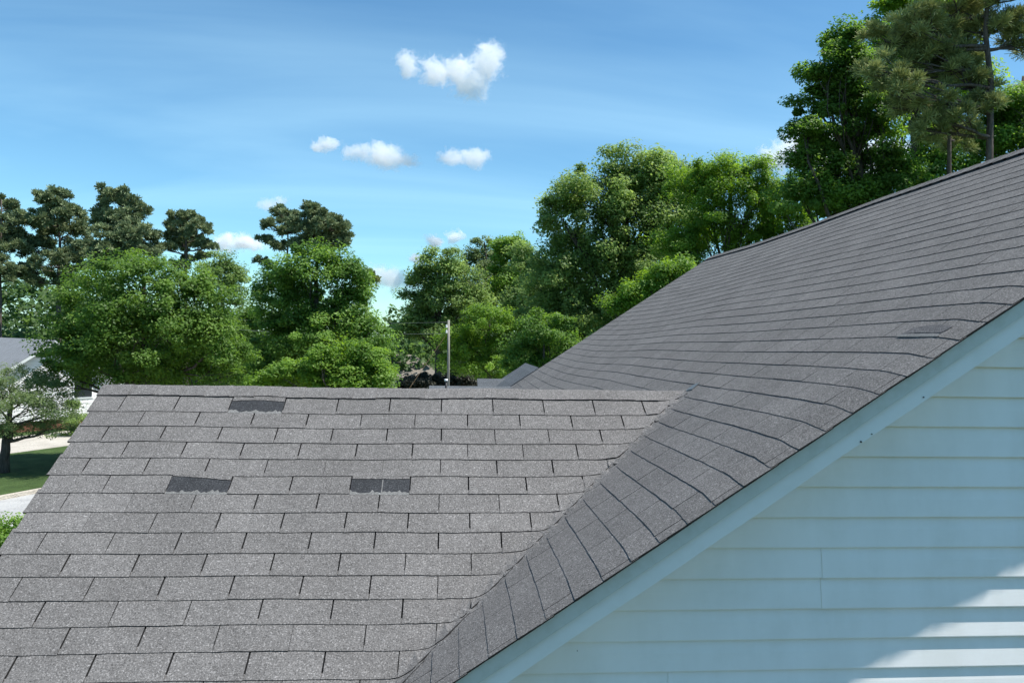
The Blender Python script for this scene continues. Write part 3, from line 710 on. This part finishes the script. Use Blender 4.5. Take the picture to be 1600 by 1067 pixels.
def px_tree(name, label, D, x, topy, lst, nleaf, leaf, m, seed, **k):
    rg = np.random.default_rng(seed+1000); bl = pxblobs(lst, D, rg, k.pop('deep', .9), k.pop('spread', .35)); tp = at(x, topy, D); bs = np.array([tp[0]+k.pop('lean', 0), tp[1], GZ])
    return tree(name, label, bs, tp, bl, nleaf, leaf, m, seed, **k)

GR = 'trees around the house'
# left: the round maple, the taller dark tree, the bright low one in front of it
px_tree('maple_tree', 'broad rounded mid green maple tree left of centre', 28.5, 225, 440,
        [(225,470,95,72),(150,500,72,60),(300,495,70,62),(115,545,45,48),(340,545,44,55),(225,540,110,60),(180,575,80,45),(290,580,75,45),(110,590,40,35),(345,590,38,40)], 62000, .20, L_MAPLE, 11, clump=.62, trunk_r=.28, group=GR, fill=.16)
px_tree('tulip_tree', 'tall dense green tree just right of the round maple', 34, 495, 400,
        [(492,428,50,42),(440,445,38,36),(545,450,42,36),(455,490,58,45),(545,495,46,42),(430,540,42,40),(500,530,70,50),(572,530,38,42),(415,585,32,35),(470,585,60,40),(560,580,55,40)], 52000, .24, L_GUM, 12, clump=.66, trunk_r=.25, group=GR, fill=.16)
px_tree('ornamental_tree', 'bright yellow green low tree in front of the tall dense one', 27, 520, 560,
        [(540,553,26,20),(505,566,28,18),(572,566,28,22),(470,582,30,20),(540,585,34,20),(440,592,30,18),(590,592,28,18),(415,603,24,12),(500,600,40,18),(555,606,44,18)], 22000, .19, L_BRIGHT, 13, clump=.5, trunk_r=.14, group=GR, fill=.18)
px_tree('ash_tree', 'light leafy tree showing between the round maple and lone pine', 46, 345, 420,
        [(345,425,26,26),(365,440,20,26),(325,440,22,22),(360,465,22,22)], 7000, .26, L_DARK, 14, clump=.6, trunk_r=.16, group=GR)
px_tree('understory_tree', 'small green tree low between the maple and the tulip tree', 48, 388, 520, [(388,525,26,34),(384,570,30,36)], 9000, .26, L_MAPLE, 15, clump=.6, trunk_r=.14, group=GR)
# centre right
px_tree('oak_tree', 'mid green oak tree with layered branches behind the utility pole', 50, 690, 400,
        [(690,415,34,26),(665,440,26,22),(715,440,30,30),(650,470,24,16),(690,475,44,30),(730,480,34,34),(645,498,24,16),(680,515,50,22),(648,516,30,14),(728,535,34,36)], 30000, .30, L_DARK, 16, clump=.85, trunk_r=.3, group=GR)
px_tree('cedar_tree', 'dark grey green conical tree top rising behind the oak', 56, 757, 378, [(755,392,22,20),(745,415,28,24),(772,420,26,28),(765,450,34,32),(745,470,32,34),(780,490,32,40)], 15000, .30, L_GREY, 17, clump=.6, trunk_r=.2, group=GR)
px_tree('hickory_tree', 'light green tree top just left of the big tree mass', 52, 800, 372, [(795,392,26,24),(812,410,26,30),(790,440,30,36),(810,480,34,40)], 14000, .30, L_BRIGHT, 18, clump=.7, trunk_r=.2, group=GR)
px_tree('linden_tree', 'bright green spreading tree immediately right of the utility pole', 42, 765, 500,
        [(765,505,48,24),(720,530,34,22),(800,530,36,26),(750,550,55,26),(715,565,30,16),(810,565,34,30),(765,580,44,22)], 26000, .20, L_BRIGHT, 19, clump=.55, trunk_r=.18, group=GR, fill=.2)
px_tree('water_oak_tree', 'very large dark green oak filling the middle behind the roof', 30, 980, 260,
        [(985,268,44,36),(1045,275,44,34),(930,305,50,40),(1010,320,70,46),(880,345,46,44),(955,370,76,52),(1050,350,60,52),(865,420,46,52),(930,440,74,58),(1020,425,76,56),(855,490,46,46),(915,510,66,50),(990,505,70,50),(870,550,60,40)], 95000, .21, L_DARK, 20, clump=.72, trunk_r=.38, group=GR, fill=.2)
px_tree('locust_tree', 'lighter green feathery tree right of the very large oak', 25, 1140, 270,
        [(1120,285,48,38),(1180,290,46,38),(1085,300,42,42),(1150,335,60,44),(1215,325,40,46),(1100,380,56,42),(1180,385,60,42),(1235,370,44,44),(1060,400,40,36)], 50000, .17, L_BRIGHT, 21, clump=.52, trunk_r=.24, group=GR, fill=.16, asp=.45)
px_tree('sapling_tree', 'small bright green tree peeking over the main roof edge', 21, 1020, 435, [(1042,428,22,12),(1014,444,20,13),(1066,418,14,9),(988,464,20,13),(1030,450,20,13),(962,484,18,12)], 9000, .15, L_BRIGHT, 22, clump=.4, trunk_r=.10, group=GR)
px_tree('holly_tree', 'small glossy tree against the far roof corner', 24, 850, 530, [(850,520,40,30),(815,555,28,28),(870,560,46,36),(835,585,40,28)], 14000, .15, L_GUM, 23, clump=.42, trunk_r=.12, group=GR)
px_tree('elm_tree', 'mid green tree filling the gap left of the very large oak', 44, 830, 400, [(825,410,26,26),(838,440,30,32),(822,475,32,34),(840,510,34,34),(800,500,30,36)], 18000, .26, L_DARK, 29, clump=.65, trunk_r=.2, group=GR)
# right, tall
px_tree('sweetgum_tree', 'tall glossy green sweetgum tree at the right above the ridge', 21, 1335, 60,
        [(1315,75,30,26),(1290,115,30,26),(1345,115,38,34),(1275,165,32,30),(1325,170,46,38),(1262,215,28,26),(1310,222,44,32),(1250,262,26,22),(1285,300,40,28),(1255,320,36,34),(1370,190,34,38),(1400,270,30,26),(1345,262,20,12),(1305,258,18,12),(1375,235,22,14),(1330,302,30,15),(1400,310,50,36),(1320,330,50,30)], 56000, .17, L_GUM, 24, clump=.50, trunk_r=.24, group=GR, fill=.07)
px_tree('beech_tree', 'bright green tree behind the large pine at the top right', 27, 1430, 0,
        [(1400,30,44,36),(1440,70,50,44),(1380,90,40,34),(1480,30,50,40),(1420,150,50,44),(1490,150,50,44),(1460,230,50,44)], 26000, .21, L_BRIGHT, 25, clump=.6, trunk_r=.25, group=GR, fill=.08)
px_tree('maple_tree', 'green tree cut by the right edge behind the pine branches', 26, 1600, 120,
        [(1590,170,44,34),(1560,210,40,32),(1600,230,50,30),(1540,240,34,26),(1630,180,50,50),(1480,260,44,28),(1440,290,44,26)], 24000, .2, L_GUM, 26, clump=.55, trunk_r=.25, group=GR, fill=.1)

# pines
def needles(P, dirs, rg, L, W, per):
    n = len(P); PP = np.repeat(P, per, 0); D_ = unit(np.repeat(dirs, per, 0)*.75+rg.normal(size=(n*per, 3))*.62)
    ln = L*rg.uniform(.6, 1.2, (n*per, 1)); s = unit(np.cross(D_, rg.normal(size=(n*per, 3))))*W
    V = np.stack([PP-s*.3, PP+s*.3, PP+D_*ln+s*.5, PP+D_*ln-s*.5], 1).reshape(-1, 3); return V
def pine(label, base, top, crown_lo, blobs, tufts, L, W, per, m, seed, trunk_r=.2, group='tall pines', limbs=7, name='pine_tree'):
    rg = np.random.default_rng(seed); base, top = np.array(base, float), np.array(top, float)
    t = thing(name, base, label, 'tree', group); b = MB(); pts = limb(b, base-np.array([0, 0, .1]), top, trunk_r, trunk_r*.2, rg, 12, .012, .0025)
    bl = [np.array(q, float) for q in blobs]; wts = np.array([q[3]*q[5] for q in bl]); wts = wts/wts.sum(); VV = []; TT = []
    for q, wq in zip(bl, wts):
        c, r = q[:3], q[3:6]; h = np.clip((c[2]-r[2]*.6-base[2])/(top[2]-base[2]), .1, .97); i = h*(len(pts)-1); k = int(i); p = pts[k]*(1-i+k)+pts[min(k+1, len(pts)-1)]*(i-k)
        lp = limb(b, p, c-np.array([0, 0, r[2]*.3]), trunk_r*.30, trunk_r*.12, rg, 6, .06)
        nn = int(tufts*wq); nc = max(9, nn//13); d = unit(rg.normal(size=(nc, 3))*np.array([1, 1, .75])+np.array([0, 0, .25])); cc = c+d*r*rg.uniform(.35, 1.08, (nc, 1)); ct = rg.normal(0, .18, nc)
        for e in cc[:limbs*2]: limb(b, lp[rg.integers(2, 7)], e, trunk_r*.13, trunk_r*.04, rg, 4, .08)
        k = rg.integers(0, nc, nn); e = unit(rg.normal(size=(nn, 3)))*rg.uniform(.1, 1, (nn, 1))**.5; cr = min(r)*.27
        P = cc[k]+e*cr*np.array([1.15, 1.15, .6]); dr = unit(.5*e+.4*d[k]+np.array([0, 0, .75]))
        VV.append(needles(P, dr, rg, L, W, per)); TT.append(np.repeat(.42+ct[k]+rg.normal(0, .26, nn), per))
    add('trunk', b.me('trunk', M_PBARK, True), t); add('crown', quad_mesh('crown', np.concatenate(VV), np.concatenate(TT), m), t); return t
def px_pine(label, D, x, topy, lst, tufts, L, W, per, m, seed, **k):
    rg = np.random.default_rng(seed+500); bl = pxblobs(lst, D, rg, .95, .5); tufts = int(tufts*(.9 if D > 30 else .85)); L = L*(.82 if D > 30 else .95); W = W*(1.35 if D > 30 else 1.1); per = per+5; tp = at(x, topy, D); bx_ = k.pop('basex', x); bs = at(bx_, 520, D); return pine(label, (bs[0], bs[1], GZ), tp, 0, bl, tufts, L, W, per, m, seed, **k)
px_pine('pine at the far left edge, cut by the picture border', 60, 2, 312, [(2,322,26,20),(25,345,22,18),(-15,360,30,24),(12,385,34,22),(-10,420,34,22),(25,430,26,16)], 2300, .42, .05, 9, L_PINE, 31)
px_pine('second pine from the left edge with a wide crown', 62, 88, 298, [(85,312,32,20),(110,335,28,20),(62,340,26,20),(95,365,42,24),(55,385,30,22),(120,395,32,22),(85,410,40,18),(50,430,30,20),(110,440,30,18)], 3400, .42, .05, 9, L_PINE, 32, trunk_r=.26)
px_pine('third pine from the left, dense dark rounded crown', 58, 190, 298, [(182,308,28,18),(200,335,34,24),(168,345,26,24),(215,370,32,26),(180,380,38,24),(220,400,30,18),(160,405,30,20)], 3300, .40, .05, 9, L_PINE, 33, trunk_r=.26)
px_pine('lone slender pine right of the dense three, trunk showing', 60, 292, 338, [(292,344,26,14),(272,362,22,15),(312,362,24,15),(290,378,32,14),(325,385,16,9),(262,388,16,9),(305,402,24,8),(280,415,20,7)], 1700, .40, .05, 9, L_PINE, 34, trunk_r=.24)
px_pine('thin open crowned pine above the tulip tree', 60, 450, 330, [(445,336,22,14),(425,355,16,12),(455,358,18,14),(415,375,14,8),(440,385,18,8),(412,408,12,5)], 800, .40, .05, 8, L_PINE, 35, trunk_r=.2, basex=456)
px_pine('dense rounded pine beside the thin one above the tulip tree', 59, 498, 326, [(498,336,28,18),(520,352,26,18),(480,356,24,20),(505,375,38,20),(538,377,18,10),(470,385,22,14)], 2300, .40, .05, 9, L_PINE, 36, trunk_r=.24)
px_pine('reddish pine tip poking out right of the tulip tree', 52, 576, 424, [(574,430,12,7),(584,437,10,5),(568,440,14,8)], 260, .34, .045, 8, L_OLIVE, 37, trunk_r=.14, basex=560)
px_pine('large near pine at the top right with dark limbs and olive needles', 18.5, 1537, -120,
        [(1430,45,50,36),(1480,20,50,34),(1470,95,56,34),(1400,135,40,20),(1445,150,48,22),(1505,130,40,28),(1545,40,40,34),(1590,60,44,34),(1500,190,36,22),(1530,165,34,24),(1410,100,40,24),(1580,-30,70,40),(1470,-40,70,36),(1450,200,40,18),(1375,110,32,22),(1385,60,30,20),(1395,165,30,14)], 4600, .22, .013, 12, L_OLIVE, 38, trunk_r=.17, limbs=9, basex=1530)
px_pine('slim pine left of the large near pine, trunk ending at the ridge', 20, 1487, 40, [(1487,60,34,30),(1460,110,40,26),(1510,110,30,26),(1430,170,36,18),(1500,215,34,20)], 1500, .22, .013, 12, L_OLIVE, 39, trunk_r=.13, basex=1484)

# the small grey green tree before the neighbour's house, shrubs
sb = on_ground(6, 738); D0 = float((sb-CAM)@FW); tp = at(20, 620, D0); rg0 = np.random.default_rng(5)
tree('crape_myrtle_tree', 'small grey green tree on the lawn before the white house', sb, tp, pxblobs([(20,595,44,20),(70,610,40,24),(-10,625,44,26),(45,640,46,24),(95,640,32,24),(85,670,32,16),(20,675,36,14),(-30,600,40,24)], D0, rg0, .9, .5), 16000, .13, L_GREY, 51, clump=.42, trunk_r=.2, fill=.05, asp=.5)
def shrub(name, label, D, lst, n, leaf, m, seed, clump=.3):
    rg = np.random.default_rng(seed); bl = pxblobs(lst, D, rg, .9, .3); c = np.mean([b[:3] for b in bl], 0)
    tree(name, label, (c[0], c[1], GZ), c, bl, n, leaf, m, seed, clump=clump, trunk_r=.05)
shrub('viburnum_shrub', 'light green shrub at the left edge below the road', 15, [(0,838,22,20),(22,822,16,8),(-20,850,40,40),(-10,890,50,50)], 5000, .11, L_BRIGHT, 52, .28)
shrub('dark_shrub', 'dark purplish shrub below the tan roofed house', 50, [(655,598,22,9),(668,592,14,8),(636,606,20,8),(705,600,26,9),(732,598,22,11)], 12000, .26, L_PURPLE, 53, .5)
shrub('garden_shrub', 'dark green shrub against the white house corner', 36, [(112,650,16,26),(125,672,18,22),(100,690,20,10)], 5000, .14, L_DARK, 54, .4)

# the wood behind everything
rgf = np.random.default_rng(77); bl = []
for x in range(-260, 1900, 38):
    D = rgf.uniform(70, 100); top = 478+rgf.uniform(-16, 22) if x > 120 else 430+rgf.uniform(-20, 30)
    if 560 < x < 650: top = 535+rgf.uniform(0, 10)
    if x > 820: top = 420+rgf.uniform(-20, 20)
    c = at(x, 0, D); zt_ = at(x, top, D)[2]; hh = (zt_-GZ)/2
    bl.append((c[0], c[1], GZ+hh, rgf.uniform(2.6, 4.2), rgf.uniform(2.5, 4), hh))
for x in range(-250, 1900, 45):                                       # a second, nearer rank of undergrowth
    D = rgf.uniform(62, 70); c = at(x, 0, D); hh = rgf.uniform(1.6, 2.6)
    bl.append((c[0], c[1], GZ+hh, 2.6, 2.4, hh))
nfar = len(bl)
for i in range(46):                                                   # unseen trees added round the sides and behind the viewer to block low sky
    a = R(70+i*220/45); rr = rgf.uniform(48, 62); hh = rgf.uniform(4.5, 6.0)
    bl.append((rr*math.sin(a), -4.6+rr*math.cos(a), GZ+hh, rgf.uniform(3, 4.2), rgf.uniform(3, 4.2), hh))
P, Nn, tn = crown_points(bl, 210000, 1.1, rgf, .15)
add('far_woodland', leaf_mesh('far_woodland', P, Nn, .5, .34, tn, L_FAR, rgf), None, 'dark wood of mixed trees far behind everything, with an added unseen ring', 'woodland', None, 'stuff')

# ------------------------------------------------------------------ clouds: real volumes far away
def cloud_mat(name, dens, seed, cell):
    m = bpy.data.materials.new(name); m.use_nodes = True; t = m.node_tree; t.nodes.clear(); o = t.nodes.new('ShaderNodeOutputMaterial')
    v = t.nodes.new('ShaderNodeVolumePrincipled'); v.inputs['Color'].default_value = (.995, .995, .995, 1); v.inputs['Anisotropy'].default_value = .35
    a = node(t, 'ShaderNodeAttribute', attribute_name='density')
    t.links.new(v.outputs[0], o.inputs['Volume']); return m, t, v
def cloud(label, D, lst, dens, seed):
    rg = np.random.default_rng(seed); bl = []
    for (x, y, rx, ry) in lst: c = at(x, y, D*rg.uniform(.99, 1.01)); k = D/FPX; bl.append((c, rx*k, ry*k))
    c0 = np.mean([b[0] for b in bl], 0)
    lo = np.min([b[0]-np.array([b[1]*1.5, max(b[1], b[2])*1.5, b[2]*1.5]) for b in bl], 0); hi = np.max([b[0]+np.array([b[1]*1.5, max(b[1], b[2])*1.5, b[2]*1.5]) for b in bl], 0)
    m = bpy.data.materials.new('cloud_vapour'); m.use_nodes = True; t = m.node_tree; t.nodes.clear(); o = t.nodes.new('ShaderNodeOutputMaterial')
    v = t.nodes.new('ShaderNodeVolumePrincipled'); v.inputs['Color'].default_value = (1, 1, 1, 1); v.inputs['Anisotropy'].default_value = .0
    P = node(t, 'ShaderNodeNewGeometry').outputs['Position']
    sz = D/FPX
    nw = node(t, 'ShaderNodeTexNoise', {'Vector': P, 'Scale': 1/(26*sz), 'Detail': 4.0, 'Roughness': .6})
    wv_ = node(t, 'ShaderNodeVectorMath', {0: nw.outputs['Color'], 1: (.5, .5, .5)}, operation='SUBTRACT').outputs[0]
    wv_ = node(t, 'ShaderNodeVectorMath', {0: wv_, 1: (46*sz, 46*sz, 30*sz)}, operation='MULTIPLY').outputs[0]
    P = node(t, 'ShaderNodeVectorMath', {0: P, 1: wv_}, operation='ADD').outputs[0]
    n1 = node(t, 'ShaderNodeTexNoise', {'Vector': P, 'Scale': 1/(13*sz), 'Detail': 7.0, 'Roughness': .68})
    field = None
    for c, rx, ry in bl:
        d = node(t, 'ShaderNodeVectorMath', {0: P, 1: tuple(map(float, c))}, operation='SUBTRACT').outputs[0]
        s = node(t, 'ShaderNodeVectorMath', {0: d, 1: (1/rx, 1/max(rx, ry), 1/ry)}, operation='MULTIPLY').outputs[0]
        l = node(t, 'ShaderNodeVectorMath', {0: s}, operation='LENGTH').outputs['Value']
        f = math_n(t, 'SUBTRACT', 1.0, l); field = f if field is None else node(t, 'ShaderNodeMath', {0: field, 1: f, 2: .25}, operation='SMOOTH_MAX').outputs[0]
    f = math_n(t, 'ADD', field, math_n(t, 'MULTIPLY', math_n(t, 'SUBTRACT', n1.outputs[0], .52), 2.8))
    mr = node(t, 'ShaderNodeMapRange', {0: f, 1: .0, 2: .25, 3: 0.0, 4: (.32 if max(q[2] for q in lst) > 20 else .8)*dens/sz}); t.links.new(mr.outputs[0], v.inputs['Density']); t.links.new(v.outputs[0], o.inputs['Volume'])
    b = MB(); b.box(lo, hi); me = b.me('cloud', m); return add('cloud', me, None, label, 'cloud', 'fair weather clouds')
DC = 1500
cloud('largest white cloud, hooked upward at its right end', DC, [(637,102,20,22),(680,112,26,20),(720,115,34,24),(760,100,28,32),(768,84,24,18),(738,138,28,18)], .14, 1)
cloud('white cloud left of two in the row under the hooked cloud', DC, [(560,240,22,15),(600,244,32,20),(632,250,24,9)], .14, 2)
cloud('flat white cloud right of two in the row under the hooked one', DC, [(706,246,24,14),(740,247,24,16)], .12, 3)
cloud('tiny wispy cloud at the left end of the cloud row', DC, [(495,230,12,8),(515,226,16,9)], .09, 4)
cloud('faint wisp of cloud left of the twin pines', DC, [(420,320,16,10),(436,314,14,8)], .05, 5)
cloud('low white cloud between the lone pine and twin pines', DC, [(355,380,20,14),(382,379,20,14),(404,384,16,10)], .12, 6)
cloud('low white cloud right of the tulip tree', DC, [(592,430,22,17),(612,436,28,19),(638,444,20,11)], .15, 7)
cloud('very small round cloud, right of two over the oak', DC, [(712,369,13,10)], .16, 8)
cloud('very small cloud, left of two over the oak', DC, [(680,376,15,9)], .16, 9)
cloud('thin small cloud just above the oak crown', DC, [(655,407,18,8)], .14, 10)
cloud('white cloud behind the sweetgum tree at the right', DC, [(1208,252,28,22),(1240,236,34,28),(1300,235,50,34),(1370,250,60,34)], .14, 11)
